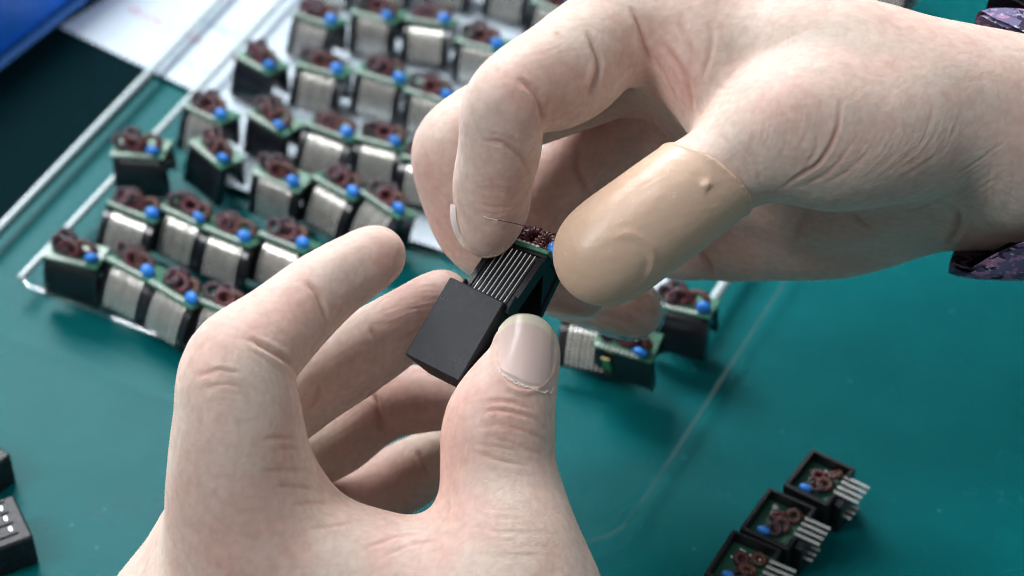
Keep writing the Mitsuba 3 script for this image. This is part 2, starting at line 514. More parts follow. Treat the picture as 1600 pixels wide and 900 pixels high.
m = box(-1.6, 1.6, -0.75, 1.25, -0.03, 0.0, 0.002)
single('bench_mat', 'glossy teal green work mat covering the bench', None, mikit.ply(m, 'mat_bench'), kind='structure')
g0 = lambda x, y: ground(x, y, 0.0)[:2]
A0, A1 = ground(-60, 405, .004), ground(280, 60, .004)
dirA = (A1 - A0)[:2] / np.linalg.norm((A1 - A0)[:2])
l1 = lambda s: A0[:2] + dirA * s
board = [l1(-0.05), l1(0.30), l1(0.30) + np.array([-0.2, 0.1]), l1(-0.05) + np.array([-0.2, 0.1])]
single('dark_sheet', 'dark green black sheet between the blue bin and the clear tray', 'board', sheet(board, 0.0, 0.0012, 'mat_dark_sheet'))  # thin near-black sheet that darkens the strip between bin and tray
pa = [ground(95, 50), ground(345, 170), ground(345, 170) + np.array([0.12, 0.16, 0]), ground(95, 50) + np.array([0.12, 0.16, 0])]
single('paper_sheet', 'printed white paper sheet with faint red lettering beside the blue bin', 'paper', sheet(pa, 0.0016, 0.0002, 'mat_paper'))
pb = [ground(296, 282), ground(742, 417), ground(1035, 470), ground(1090, 330), ground(1330, -60), ground(1200, -160), ground(560, -160), ground(350, 160)]
single('paper_sheet', 'plain white paper sheet lying under the connector inserts in the tray', 'paper', sheet(pb, 0.0022, 0.0002, 'mat_paper'))

# ------------------------------------------------------------------ blue bin
b0, b1 = ground(-40, 138, .002)[:2], ground(135, 0, .002)[:2]
u = (b1 - b0) / np.linalg.norm(b1 - b0)
w = np.array([-u[1], u[0]])
bin_ = thing('storage_bin', 'shallow blue plastic bin in the upper left corner of the bench', 'bin')


def bin_box(s0, s1, t0, t1, z0, z1, bev=0.001):
    m = box(s0, s1, t0, t1, z0, z1, bev)
    v = m.vertices
    m = trimesh.Trimesh(np.c_[b0 + v[:, :1] * u + v[:, 1:2] * w, v[:, 2]], m.faces, process=False)
    return m


LB = 0.26
part(bin_, 'wall', mikit.ply(cat([bin_box(-.08, LB, 0.0015, .0040, .0035, .024), bin_box(-.08, -.0775, .004, .12, .0035, .024), bin_box(LB - .0025, LB, .004, .12, .0035, .024), bin_box(-.08, LB, .12, .1225, .0035, .024)]), 'mat_bin'))
part(bin_, 'floor', mikit.ply(bin_box(-.078, LB - .003, .0045, .1195, .002, .0034), 'mat_bin'))
part(bin_, 'rim', mikit.ply(cat([bin_box(-.081, LB + .001, -.0002, .0048, .0242, .0262), bin_box(-.081, LB + .001, .1192, .1235, .0242, .0262)]), 'mat_bin_rim'))
part(bin_, 'foot_strip', mikit.ply(bin_box(-.08, LB, -.0012, .0013, .0016, .0042), 'mat_bin_rim'))

# ------------------------------------------------------------------ clear tray
TZ = 0.006
TW, TL = 0.153, 0.235
FL_, R1_, R2_ = ground(28, 440, TZ)[:2], ground(1080, 520, TZ)[:2], ground(1140, 430, TZ)[:2]
dl = ground(440, 0, TZ)[:2] - FL_; dl /= np.linalg.norm(dl)
dr_ = R2_ - R1_; dr_ /= np.linalg.norm(dr_)
FR_ = R1_ + dr_ * ((ground(907, 778, TZ)[:2] - R1_) @ dr_)
BL_, BR_ = FL_ + dl * TL, FR_ + dr_ * TL
tray = thing('tray', 'shallow clear plastic tray full of connector inserts', 'tray')


def tp(a, b, z):
    a, b = a / TW, b / TL
    q = FL_ * (1 - a) * (1 - b) + FR_ * a * (1 - b) + BL_ * (1 - a) * b + BR_ * a * b
    return np.array([*q, z])


def rounded(a0, a1, b0, b1, r, n=7):
    o = []
    for cx, cy, s in ((a1 - r, b0 + r, -90), (a1 - r, b1 - r, 0), (a0 + r, b1 - r, 90), (a0 + r, b0 + r, 180)):
        for k in range(n):
            q = math.radians(s + 90 * k / (n - 1))
            o.append((cx + r * math.cos(q), cy + r * math.sin(q)))
    return o


def loft(loops):
    """a sheet through closed loops of equal length"""
    k = len(loops[0])
    V = np.vstack(loops)
    F = []
    for i in range(len(loops) - 1):
        for j in range(k):
            j2 = (j + 1) % k
            F += [[i * k + j, i * k + j2, (i + 1) * k + j2], [i * k + j, (i + 1) * k + j2, (i + 1) * k + j]]
    return trimesh.Trimesh(V, F, process=False)


lo_ = [tp(a, b, .0030) for a, b in rounded(.001, TW - .001, .001, TL, .006)]
hi_ = [tp(a, b, TZ) for a, b in rounded(0, TW, 0, TL, .007)]
fl_ = [tp(a, b, TZ) for a, b in rounded(-.0165, TW + .011, -.011, TL + .012, .014)]
ed_ = [tp(a, b, .0026) for a, b in rounded(-.0175, TW + .012, -.012, TL + .013, .015)]
part(tray, 'wall', mikit.ply(loft([lo_, hi_]), 'mat_tray'))
part(tray, 'flange', mikit.ply(loft([fl_, ed_]), 'mat_tray'))
from shapely.geometry import Polygon as _P
fm = trimesh.creation.triangulate_polygon(_P([p[:2] for p in lo_]), engine='earcut')
part(tray, 'floor', mikit.ply(trimesh.Trimesh(np.c_[fm[0], np.full(len(fm[0]), .003)], fm[1], process=False), 'mat_tray_floor'))
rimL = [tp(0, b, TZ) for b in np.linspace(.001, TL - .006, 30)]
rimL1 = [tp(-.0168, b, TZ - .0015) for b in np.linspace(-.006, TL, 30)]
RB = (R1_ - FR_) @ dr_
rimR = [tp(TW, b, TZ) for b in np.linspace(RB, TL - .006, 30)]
part(tray, 'rim', mikit.ply(tube(rimL, .0010, 10), 'mat_rim_gloss', smooth=40))
part(tray, 'rim', mikit.ply(tube(rimL1, .0011, 10), 'mat_rim_gloss', smooth=40))
part(tray, 'rim', mikit.ply(tube(rimR, .0013, 10), 'mat_rim_gloss', smooth=40))
front = [tp(a, b, TZ) for a, b in [(.0, .004), (.0005, .0015), (.003, .0)]] + [tp(a, 0, TZ) for a in np.linspace(.006, TW - .04, 30)]
part(tray, 'front_rim', mikit.ply(tube(front, .0004, 8), 'mat_clear', smooth=40))
rimF = [tp(a, b, .0034) for a, b in rounded(-.017, TW + .0115, -.0115, TL + .0125, .0145)[:7]] + [tp(TW + .0115, b, .0034) for b in np.linspace(.006, .14, 20)]
part(tray, 'outer_edge', mikit.ply(tube(rimF, .0006, 8), 'mat_clear', smooth=40))

# ------------------------------------------------------------------ connector inserts (millimetres; x along the face, y into the depth, z up)
SLOT = [(k - 3.5) * 1.06 for k in range(8)]
PATH = [(-.05, .9), (.07, 4), (.30, 6.4), (.72, 8.6), (1.22, 10.2), (1.85, 11.5), (2.7, 12.5)]
PATH = [(a - .02, b) for a, b in PATH]


STRAIGHT = [(-.05 + .155 * (z - .9), z) for z in (.9, 3, 5, 7, 9, 11, 12.5)]


def body_mesh(path):
    front = [(0.0, 0), (1.5, 0), (3.6, 12.3)] + [(a + .02, b) for a, b in path[:0:-1]]
    ms = [prism(front, -4.75, 4.75)]
    cheek = [(-.35, 0), (1.8, 0), (3.7, 12.7), (1.75, 12.7)] + [(a - .32, b) for a, b in path[-2:0:-1]]
    ms += [prism(cheek, -6.0, -4.72), prism(cheek, 4.72, 6.0)]
    ms += [prism([(p[0] - .26, p[1]) if i not in (1, 2, 3) else p for i, p in enumerate(front)], x - .13, x + .13) for x in [(k - 4) * 1.06 for k in range(9)]]  # ribs between the contacts
    ms.append(box(-6.0, 6.0, 1.6, 9.6, 12.72, 13.4, .12))                  # shelf under the circuit board
    ms.append(prism([(7.9, 12.7), (9.1, 12.7), (9.9, 4.0), (9.0, 4.0)], -6.0, 6.0))   # rear flap
    ms += [box(x - .25, x + .25, 9.05, 10.3, 3.2, 4.1, .08) for x in [(k - 4.5) * 1.15 for k in range(10)]]    # teeth of the rear flap
    ms.append(prism([(2.0, 9.5), (2.3, 12.7), (9.0, 12.7), (9.4, 8.0), (8.7, 8.0), (8.2, 11.4)], -5.9, -5.0))
    ms.append(prism([(2.5, 12.0), (2.6, 12.7), (8.0, 12.7), (9.3, 5.4), (8.8, 5.4)], 5.0, 5.6))
    ms += [box(-6.02, -5.6, -.9, .0, 0.2, 3.4, .1), box(5.6, 6.02, -.9, .0, 0.2, 3.4, .1)]
    return mm(cat(ms))


BODY = mikit.ply(body_mesh(PATH), 'mat_black_gloss')
BODY_HELD = mikit.ply(body_mesh(STRAIGHT), 'mat_black_gloss')
BOARD = mikit.ply(mm(box(-6.3, 6.3, 1.0, 9.8, 13.42, 14.2, .1)), 'mat_board_green')
PINS = [mikit.ply(mm(ribbon(STRAIGHT, x, .26, .26)), 'mat_wire') for x in SLOT]
def pin_row(seed):
    rng = random.Random(seed)
    out = []
    for x in SLOT:
        s, b = rng.uniform(-.035, .035), rng.uniform(-.05, .04)
        out.append(ribbon([(a + b + s * (z - 5) * .5 + rng.uniform(-.015, .015), z) for a, z in PATH], x + rng.uniform(-.04, .04), .54, .24))
    return mikit.ply(mm(cat(out)), 'mat_pin')


PINROWS = [pin_row(s) for s in range(7)]
SOLDER = mikit.ply(mm(cat([ellipsoid([x, 1.75, 14.3], [.44, .75, .5], 1) for x in [(k - 5.0) * 1.06 for k in range(9)]])), 'mat_solder', smooth=True)


def blob_meshes(seed, flat=False):
    """three wound chokes and a blue capacitor on the board"""
    rng = random.Random(seed)
    out = []
    spec = [(-3.3, 4.9, 2.0, 'mat_wire_plum'), (-0.3, 4.6, 2.0, 'mat_wire_red'), (2.6, 5.6, 1.9, 'mat_wire_copper'), (-2.2, 7.8, 1.9, 'mat_wire_plum')]
    for i, (x, y, R, key) in enumerate(spec):
        M = trimesh.transformations.translation_matrix([x + rng.uniform(-.7, .7), y + rng.uniform(-.7, .7), 14.2 + (1.25 if flat else 2.15)])
        tilt = rng.uniform(-25, 25) if flat else rng.uniform(50, 85)
        M = M @ rot([0, 0, 1], rng.uniform(-40, 40)) @ rot([1, 0, 0], tilt)
        a, b = coil_mesh(R, .82, 15, seed * 7 + i), core_mesh(R, .82)
        a.apply_transform(M); b.apply_transform(M)
        out.append((mikit.ply(mm(a), key, smooth=True), mikit.ply(mm(b), 'mat_core', smooth=True)))
    cap = ellipsoid([0, 0, 0], [1.6, 1.15, 1.65], 2)
    lead = [tube([[-.8, .1, -1.2], [-.8, 0, -2.6]], .22, 5), tube([[.8, -.1, -1.2], [.8, 0, -2.6]], .22, 5)]
    M = trimesh.transformations.translation_matrix([4.2 + rng.uniform(-.5, .5), 2.6 + rng.uniform(-.4, .7), 15.7]) @ rot([0, 0, 1], rng.uniform(-50, 50)) @ rot([1, 0, 0], rng.uniform(-40, 30))
    c = cat([cap] + lead); c.apply_transform(M)
    return out, mikit.ply(mm(c), 'mat_cap', smooth=50)


BLOBS = [blob_meshes(s) for s in range(9)]


def insert(M, label, variant=0, pins='row', group='loose connector inserts in the tray'):
    t = thing('connector_insert', label, 'connector', group)
    part(t, 'plastic_body', BODY_HELD if pins == 'each' else BODY, M)
    part(t, 'circuit_board', BOARD, M)
    if pins == 'row':
        part(t, 'contact_row', PINROWS[variant % 7], M, stuff=True)
    elif pins == 'each':
        for p in PINS:
            part(t, 'contact_pin', p, M)
    part(t, 'solder_row', SOLDER, M, stuff=True)
    coils, cap = BLOBS[variant % 9]
    for a, b in coils:
        k = part(t, 'coil', a, M)
        part(k, 'core', b, M)
    if pins == 'each':
        M = M @ T().translate([.0016, .0004, 0])
    part(t, 'capacitor', cap, M)
    return t


def frame(o, x, y, z):
    m = np.eye(4)
    m[:3, 0], m[:3, 1], m[:3, 2], m[:3, 3] = x, y, z, o
    return T(m.tolist())


def stand(A, B, tilt=0.0, z0=.0032, lean=0.0):
    """an insert standing on the tray floor whose board's front edge is seen from pixel A to pixel B"""
    a, b = ground(*A, z0 + .0124), ground(*B, z0 + .0124)
    x = b - a
    x /= np.linalg.norm(x)
    y = np.cross([0, 0, 1], x)
    z = np.array([0, 0, 1.0])
    q, s = math.cos(math.radians(tilt)), math.sin(math.radians(tilt))
    y, z = y * q - z * s, z * q + y * s            # tilt > 0: the top falls back
    q, s = math.cos(math.radians(lean)), math.sin(math.radians(lean))
    x, z = x * q - z * s, z * q + x * s
    S = 1.19
    o = (a + b) / 2 - z * .0142 * .87 + x * .00106 * S - y * .0012
    return frame(o, x * S, y * .92, z * .87)


INSERTS = [
    # A, B, tilt, lean, pins, label
    ((64, 400), (136, 415), -4, 0, 'none', 'dark faced insert at the left end of the front row, next to the tray rim'),
    ((163, 404), (224, 432), 6, 0, 'row', 'second insert from the left in the front row, pins dull grey'),
    ((231, 440), (289, 472), 6, 0, 'row', 'third insert from the left in the front row of the tray'),
    ((304, 463), (366, 495), 14, 0, 'row', 'fourth insert of the front row, half covered by the index finger'),
    ((163, 318), (230, 339), 14, 0, 'row', 'leftmost insert of the second row, below the black tipped over one'),
    ((246, 324), (309, 348), 14, 0, 'row', 'second insert from the left in the second row, shiny contacts'),
    ((314, 354), (378, 380), 14, 0, 'row', 'third insert from the left in the second row, broad highlight on its pins'),
    ((402, 364), (463, 388), 14, 0, 'row', 'fourth insert of the second row, just above the bent index finger'),
    ((160, 238), (252, 250), 3, 0, 'none', 'black insert lying crooked against the left tray rim'),
    ((290, 218), (342, 258), 0, 4, 'none', 'steeply turned black insert behind the second row'),
    ((394, 271), (450, 292), -2, 0, 'row', 'insert with dark bluish pins right of the steeply turned one'),
    ((484, 276), (542, 304), 16, 0, 'row', 'insert with the brightest pin highlight in the middle of the tray'),
    ((558, 296), (616, 334), 22, 0, 'row', 'insert lying far back just above the raised index fingertip'),
    ((622, 240), (690, 262), 8, 0, 'row', 'insert partly hidden by the middle finger, its left edge showing'),
    ((552, 212), (616, 232), 12, 0, 'row', 'insert with a small highlight left of the hidden one by the middle finger'),
    ((476, 196), (536, 212), 14, 0, 'row', 'insert with a two part highlight in the fourth row'),
    ((282, 162), (338, 190), 0, 0, 'row', 'insert with shaded pins beside the inner left rim'),
    ((380, 174), (438, 208), 0, 0, 'none', 'black faced insert right of the shaded one by the rim'),
    ((362, 82), (414, 114), 2, 0, 'none', 'black faced insert alone on the white paper near the rim'),
    ((458, 100), (524, 116), 4, 0, 'row', 'insert with grey pins right of the black one on the paper'),
    ((552, 113), (618, 128), 4, 0, 'row', 'insert with beige pins between two white paper gaps'),
    ((628, 138), (696, 160), 6, 0, 'row', 'insert at the knuckle of the bent index finger'),
    ((456, 18), (508, 40), 12, 0, 'row', 'pale insert at the upper left of the tray'),
    ((546, 17), (604, 34), -2, 0, 'row', 'insert with darker pins second from left near the top edge'),
    ((630, 26), (692, 40), 12, 0, 'row', 'very pale insert third from left near the top edge'),
    ((698, 58), (782, 82), 2, 0, 'row', 'grey pinned insert touching the outline of the index finger'),
    ((668, -62), (736, -46), 10, 0, 'row', 'insert cut by the top edge, only its bright lower face showing'),
    ((758, -42), (822, -24), 8, 0, 'row', 'insert cut by the top edge, leaning pins above the grey one'),
    ((822, 0), (892, 22), 6, 0, 'row', 'rightmost insert at the top edge, behind the index finger'),
    ((486, -62), (546, -48), 6, 0, 'row', 'insert almost wholly above the frame, its foot showing at the top left'),
    ((576, -66), (638, -52), 4, 0, 'row', 'insert almost wholly above the frame, its foot left of the bright one'),
    ((1024, 474), (1086, 493), 2, 0, 'none', 'dark insert beside the right tray rim below the thumb'),
    ((932, 540), (996, 560), -22, 0, 'none', 'tipped over dark insert with a gold strip nearest the right front corner'),
    ((884, 492), (942, 508), 20, 0, 'row', 'insert with a glaring white face just behind the thumb nail'),
    ((1352, -36), (1412, -22), 4, 0, 'row', 'insert peeping out above the back of the hand at the top edge'),
]
rj = random.Random(5)
for i, (A, B, tilt, lean, pins, lab) in enumerate(INSERTS):
    lean, tilt = lean + rj.uniform(-5, 5), tilt + rj.uniform(-4, 6)
    M = stand(A, B, tilt + (7 if pins == 'row' else 0), lean=lean)
    t = insert(M, lab, i, pins)
    if 'gold strip' in lab:
        part(t, 'gold_strip', mikit.ply(mm(box(-4.4, -2.6, -.3, .25, 1.5, 11.0, .1)), 'mat_gold'), M, label='gold metal strip up the face')
# ------------------------------------------------------------------ what the hands hold: the black housing and an insert half pushed in
def cam_vec(x, y, z):
    q = RGT * x - UPV * y + FWD * z
    return q / np.linalg.norm(q)


hw = cam_vec(10.9, 5.1, -7.0)                      # across the housing's front face
hl = cam_vec(-9.6, 14.5, -2.0)                     # down its length
hl = hl - hw * (hl @ hw); hl /= np.linalg.norm(hl)
hd = np.cross(hw, hl)                              # into its depth (right-handed: x across, y depth, z up = -hl)
hd = hd if hd @ FWD > 0 else -hd
ho = W(C(703, 432, 399.5))                         # the corner seen upper left
HWID, HLEN, HDEP = 13.6, 17.6, 11.5


def hp(a, b, c):
    return ho + (hw * a + hd * b + hl * c) / 1000


hm = box(0, HWID, 0, HDEP, 0, HLEN, .25)
import manifold3d as m3


def man(mesh):
    return m3.Manifold(m3.Mesh(np.asarray(mesh.vertices, np.float32), np.asarray(mesh.faces, np.uint32)))


def unman(m):
    q = m.to_mesh()
    return trimesh.Trimesh(q.vert_properties[:, :3], q.tri_verts, process=False)


hole = man(box(.8, HWID - .8, .8, HDEP - .8, -1, HLEN - 1.0))
shell = man(hm) - hole
hm = unman(shell)
hv = hm.vertices
hm = trimesh.Trimesh(hp(hv[:, :1], hv[:, 1:2], hv[:, 2:3]), hm.faces, process=False)
hm.fix_normals()
hous = thing('connector_housing', 'matt black rectangular connector housing held between thumb and middle finger', 'connector housing')
part(hous, 'shell', mikit.ply(hm, 'mat_housing'))
dm = trimesh.creation.cylinder(radius=.62, height=.12, sections=20)
dm2 = trimesh.creation.annulus(r_min=.42, r_max=.62, height=.16, sections=20)
for q in (dm2,):
    v = q.vertices
    q.vertices = hp(v[:, :1] + 1.0 + .1, -v[:, 2:3] - .04, v[:, 1:2] + 4.3)
part(hous, 'mould_mark', mikit.ply(dm2, 'mat_black'))

iw = cam_vec(8.8, 3.1, -6.3)
il = cam_vec(-7.4, 7.7, -.6)
il = il - iw * (il @ iw); il /= np.linalg.norm(il)
idp = np.cross(iw, il); idp = idp if idp @ FWD > 0 else -idp
top = W(C(812, 384, 401.0))                       # middle of the board's front edge
IS = 1.07
Mi = np.eye(4)
Mi[:3, 0], Mi[:3, 1], Mi[:3, 2] = iw * IS, idp * IS, -il * IS
Mi[:3, 3] = top + il * .0142 - idp * .001
held = insert(T(Mi.tolist()), 'connector insert with bare wire contacts being pushed into the held black housing', 1, 'each', None)

wire = [(753, 338, -11), (764, 341, -10.4), (776, 344, -10), (796, 347, -9.5), (814, 351, -8), (833, 357, -6), (846, 364, -3), (854, 372, 0), (857, 381, 2.5), (857, 388, 3.5)]
wp = np.array([W(C(a, b, 400 + d)) for a, b, d in wire])
ti = np.linspace(0, len(wp) - 1, 60)
wps = np.stack([np.interp(ti, np.arange(len(wp)), ndimage.gaussian_filter1d(wp[:, k], .6, mode='nearest')) for k in range(3)], 1)
lw = thing('loose_wire', 'hair thin red enamelled wire curling up in front of the fingertip', 'wire')
part(lw, 'enamelled_wire', mikit.ply(tube(wps[13:], .000085, 6), 'mat_wire_red', smooth=True))
part(lw, 'bare_end', mikit.ply(tube(wps[:14], .000095, 6), 'mat_solder', smooth=True), label='bare tinned end of the wire')

# ------------------------------------------------------------------ finished connectors at the lower right, two modules at the lower left
def finished(TL, TR, BL, label, variant, height=.0105):
    a, b, c = ground(*TL, height), ground(*TR, height), ground(*BL, height)
    x = b - a; wd = np.linalg.norm(x); x /= wd
    y = np.cross([0, 0, 1], x)
    ln = abs((c - a) @ y)
    wd, ln = wd * 1000, ln * 1000
    o = a - y * ln / 1000                     # local origin: near left corner; y points away from the camera
    M = frame(np.array([o[0], o[1], 0.0]), x, y, np.array([0, 0, 1.0]))
    t = thing('finished_connector', label, 'connector', 'finished connectors in a stepped row')
    H = height * 1000
    sh = unman(man(box(0, wd, 0, ln, .1, H, .2)) - man(box(.9, wd - .9, .9, ln - .9, 3, H + 1)) - man(box(wd - 1.4, wd + 1, ln * .30, ln * .78, H - 1.2, H + 1)))
    part(t, 'shell', mikit.ply(mm(sh), 'mat_black'), M)
    part(t, 'circuit_board', mikit.ply(mm(box(1.0, wd - 1.0, 1.0, ln - 1.0, H - 3.4, H - 2.7, .1)), 'mat_board_dark'), M)
    rng = random.Random(variant)
    spec = [(.42, .62, 'mat_wire_red', 1.25), (.62, .50, 'mat_wire_copper', 1.45), (.50, .36, 'mat_wire_plum', 1.35), (.70, .76, 'mat_wire_copper', 1.3)]
    for i, (fx, fy, key, R) in enumerate(spec):
        Q = trimesh.transformations.translation_matrix([wd * fx + rng.uniform(-.4, .4), ln * fy + rng.uniform(-.5, .5), H - 1.9]) @ rot([0, 0, 1], rng.uniform(0, 90)) @ rot([1, 0, 0], rng.uniform(-35, 35))
        ca, cb = coil_mesh(R, .62, 13, variant * 5 + i), core_mesh(R, .62)
        ca.apply_transform(Q); cb.apply_transform(Q)
        k = part(t, 'coil', mikit.ply(mm(ca), key, smooth=True), M)
        part(k, 'core', mikit.ply(mm(cb), 'mat_core', smooth=True), M)
    cp = ellipsoid([wd * .36, ln * .24, H - 1.7], [1.55, 1.0, .95], 2)
    part(t, 'capacitor', mikit.ply(mm(cp), 'mat_cap', smooth=True), M)
    dots = [ellipsoid([wd * .2 + rng.uniform(0, wd * .6), ln * .55 + rng.uniform(0, ln * .33), H - 2.6], [.4, .3, .25], 1) for _ in range(12)]
    part(t, 'solder_row', mikit.ply(mm(cat(dots)), 'mat_solder', smooth=True), M, stuff=True)
    for k in range(4):
        y0 = ln * .36 + k * 1.75
        part(t, 'contact_pin', mikit.ply(mm(box(wd - 1.2, wd + 5.0, y0, y0 + .85, H - 1.1, H - .6, .12)), 'mat_tin'), M)
    for k in range(3):
        y0 = ln * .30 + k * 1.75
        part(t, 'contact_pin', mikit.ply(mm(box(wd - .2, wd + 4.2, y0, y0 + .8, H - 6.1, H - 5.6, .12)), 'mat_tin'), M)
    part(t, 'pin_block', mikit.ply(mm(box(wd + .02, wd + 2.2, ln * .2, ln * .85, .4, H - 1.6, .3)), 'mat_black'), M)
    return t


finished((1269, 700), (1338, 732), (1221, 756), 'topmost of three finished black connectors stepped along the lower right mat', 11)
finished((1202, 760), (1277, 793), (1150, 822), 'middle one of three finished black connectors stepped along the lower right mat', 12)
finished((1145, 826), (1222, 858), (1090, 892), 'lowest of three finished black connectors, cut by the bottom edge of the picture', 13)


def module(px, py, ang, label, flip=False, H=9.0):
    o = ground(px, py, 0.0)
    q = math.radians(ang)
    x = np.array([math.cos(q), math.sin(q), 0]); y = np.array([-math.sin(q), math.cos(q), 0])
    M = frame(o, x, y, np.array([0, 0, 1.0]))
    t = thing('black_module', label, 'connector')
    sh = man(box(-14, 0, -11, 0, .1, H, .5))
    for k in range(4):
        sh = sh - man(box(-13.0 + k * 3.4, -12.4 + k * 3.4, -12, -2.5, H - .7, H + 1))
    part(t, 'shell', mikit.ply(mm(unman(sh)), 'mat_housing'), M)
    for k in range(3):
        part(t, 'contact_pin', mikit.ply(mm(box(-11.6 + k * 3.4, -10.2 + k * 3.4, -4.2, -3.4, H - .05, H + .35, .15)), 'mat_tin'), M)
    return t


module(62, 880, -62, 'black module with grey grooved top in the lower left corner')
module(27, 752, -40, 'black module cut by the left edge of the picture')

# ------------------------------------------------------------------ the two hands: nodes are (pixel x, pixel y, mm behind the focal plane, radius in pixels)
L_INDEX = [(592, 398, -2, 36), (578, 405, -2, 47), (505, 451, -5, 57), (432, 516, -10, 68), (372, 575, -16, 84), (372, 650, -16, 96), (375, 740, -14, 103), (385, 820, -10, 110)]
L_MIDDLE = [(694, 464, 12, 36), (680, 474, 12, 46), (600, 529, 13, 57), (530, 575, 14, 60), (460, 615, 14, 66), (390, 680, 10, 72), (390, 800, 8, 84)]
L_RING = [(760, 640, 22, 36), (715, 625, 26, 44), (650, 624, 30, 50), (600, 640, 33, 46), (530, 690, 34, 49), (470, 720, 34, 52), (400, 780, 28, 70)]
L_PINKY = [(790, 690, 34, 32), (740, 700, 38, 38), (692, 713, 43, 42), (650, 735, 47, 50), (610, 757, 48, 52), (540, 790, 46, 55), (440, 830, 40, 66)]
L_THUMB = [(823, 542, -9, 46), (818, 570, -8, 52), (795, 620, -9, 70), (780, 668, -10, 84), (779, 735, -11, 87), (789, 800, -13, 95), (802, 865, -16, 105), (806, 960, -16, 128)]
L_PALM = [[(375, 700, -8, 92), (392, 860, -4, 122), (370, 1010, -2, 150)],
          [(430, 868, -8, 112), (560, 920, -10, 120), (700, 952, -14, 122), (800, 990, -16, 140)],
          [(388, 800, 6, 106), (352, 930, 12, 142), (340, 1040, 16, 180), (600, 1080, 20, 170)],
          [(400, 800, 28, 80), (430, 900, 32, 95), (520, 1010, 24, 120)],
          [(560, 1050, 0, 190), (600, 1300, 0, 190), (620, 1800, 0, 200)],
          [(430, 1050, 5, 170), (480, 1300, 5, 185), (500, 1800, 5, 195)]]
R_INDEX = [(758, 365, 2, 34), (762, 350, 1, 46), (769, 318, 0, 55), (769, 285, -2, 57), (781, 232, -5, 61), (786, 172, -8, 62), (812, 142, -6, 66), (862, 112, -2, 71), (940, 60, 6, 74), (1010, 30, 12, 80)]
R_MIDDLE = [(918, 466, 24, 22), (905, 458, 24, 32), (850, 440, 24, 40), (792, 411, 22, 42), (738, 368, 22, 48), (714, 300, 20, 55), (706, 232, 18, 58), (760, 190, 22, 62), (860, 150, 24, 66), (1000, 95, 26, 72)]
R_RING = [(1004, 490, 38, 28), (988, 487, 38, 36), (930, 470, 42, 42), (870, 440, 44, 48), (838, 380, 44, 52), (850, 320, 42, 54), (900, 262, 40, 58), (980, 200, 38, 64), (1060, 150, 36, 70)]
R_PINKY = [(1000, 470, 56, 30), (950, 450, 58, 36), (920, 410, 58, 40), (950, 375, 56, 44), (1040, 385, 52, 46), (1090, 384, 48, 50), (1150, 362, 44, 62), (1200, 330, 42, 70)]
R_THUMB = [(945, 397, -8, 77), (1000, 357, -8, 77), (1060, 313, -8, 76), (1108, 279, -8, 72), (1160, 245, -9, 68), (1215, 210, -10, 76), (1275, 178, -8, 84)]
R_PALM = [[(868, 148, 0, 46), (905, 118, 3, 52), (925, 80, 6, 50)],
          [(1085, 42, 8, 84), (1140, 190, 2, 58), (1200, 205, -4, 72)],
          [(1070, 75, 14, 86), (1200, 105, 8, 112), (1330, 128, 4, 124), (1480, 168, 6, 117), (1600, 218, 8, 122)],
          [(1215, 205, -6, 84), (1290, 212, -6, 108), (1380, 200, -4, 112), (1480, 180, 2, 116), (1600, 190, 6, 124)],
          [(1150, 366, 44, 62), (1230, 352, 42, 78), (1320, 344, 40, 82), (1420, 310, 34, 86), (1520, 260, 26, 110)],
          [(1060, 150, 34, 78), (1150, 250, 34, 90), (1280, 280, 28, 100), (1420, 250, 22, 110)],
          [(1040, 90, 24, 74), (1200, 170, 20, 110), (1400, 200, 16, 120)],
          [(1550, 208, 8, 114), (1700, 262, 14, 128), (2300, 330, 50, 170)],
          [(1540, 258, 22, 122), (1700, 265, 28, 132), (2300, 360, 62, 165)]]


def hand_field(fingers, thumb, palm, kf, kt, kp, wild=None):
    def f(p):
        pa = None
        for c in palm:
            d = chain(p, c, k=2.5, reach=22)
            pa = d if pa is None else smin(pa, d, kp)
        out = pa
        for c, k in zip(fingers + [thumb], kf + [kt]):
            out = np.minimum(out, smin(pa, chain(p, c), k))
        return out
    return f



LEFT_ = hand_field([L_INDEX, L_MIDDLE, L_RING, L_PINKY], L_THUMB, L_PALM, [6, 4, 4, 4], 9, 8)
RIGHT_ = hand_field([R_INDEX, R_MIDDLE, R_RING, R_PINKY], R_THUMB, R_PALM, [6, 4, 5, 5], 6, 6)
STEP = 0.45
L_BOX = ((-84, -16, 366), (24, 100, 474))
R_BOX = ((-24, -68, 366), (128, 34, 478))
LEFT = lambda p: np.maximum(LEFT_(p), p[:, 1] - 97)
RIGHT = lambda p: np.maximum(RIGHT_(p), p[:, 0] - 125)


def trace(f, px, py, z0=372.0, z1=470.0):
    """depth at which the picture's ray through each pixel meets the surface of f (nan where it misses)"""
    px, py = np.asarray(px, float).ravel(), np.asarray(py, float).ravel()
    z, hit = np.full(len(px), z0), np.zeros(len(px), bool)
    d = np.stack([(px - 800) / FPX, (py - 450) / FPX, np.ones(len(px))], 1)
    for _ in range(40):
        e = f((d * z[:, None]).astype(np.float32))
        hit |= e < 0.02
        z = np.where(hit, z, z + np.maximum(e, 0.02) * 0.9)
    return np.where(hit & (z < z1), z, np.nan)


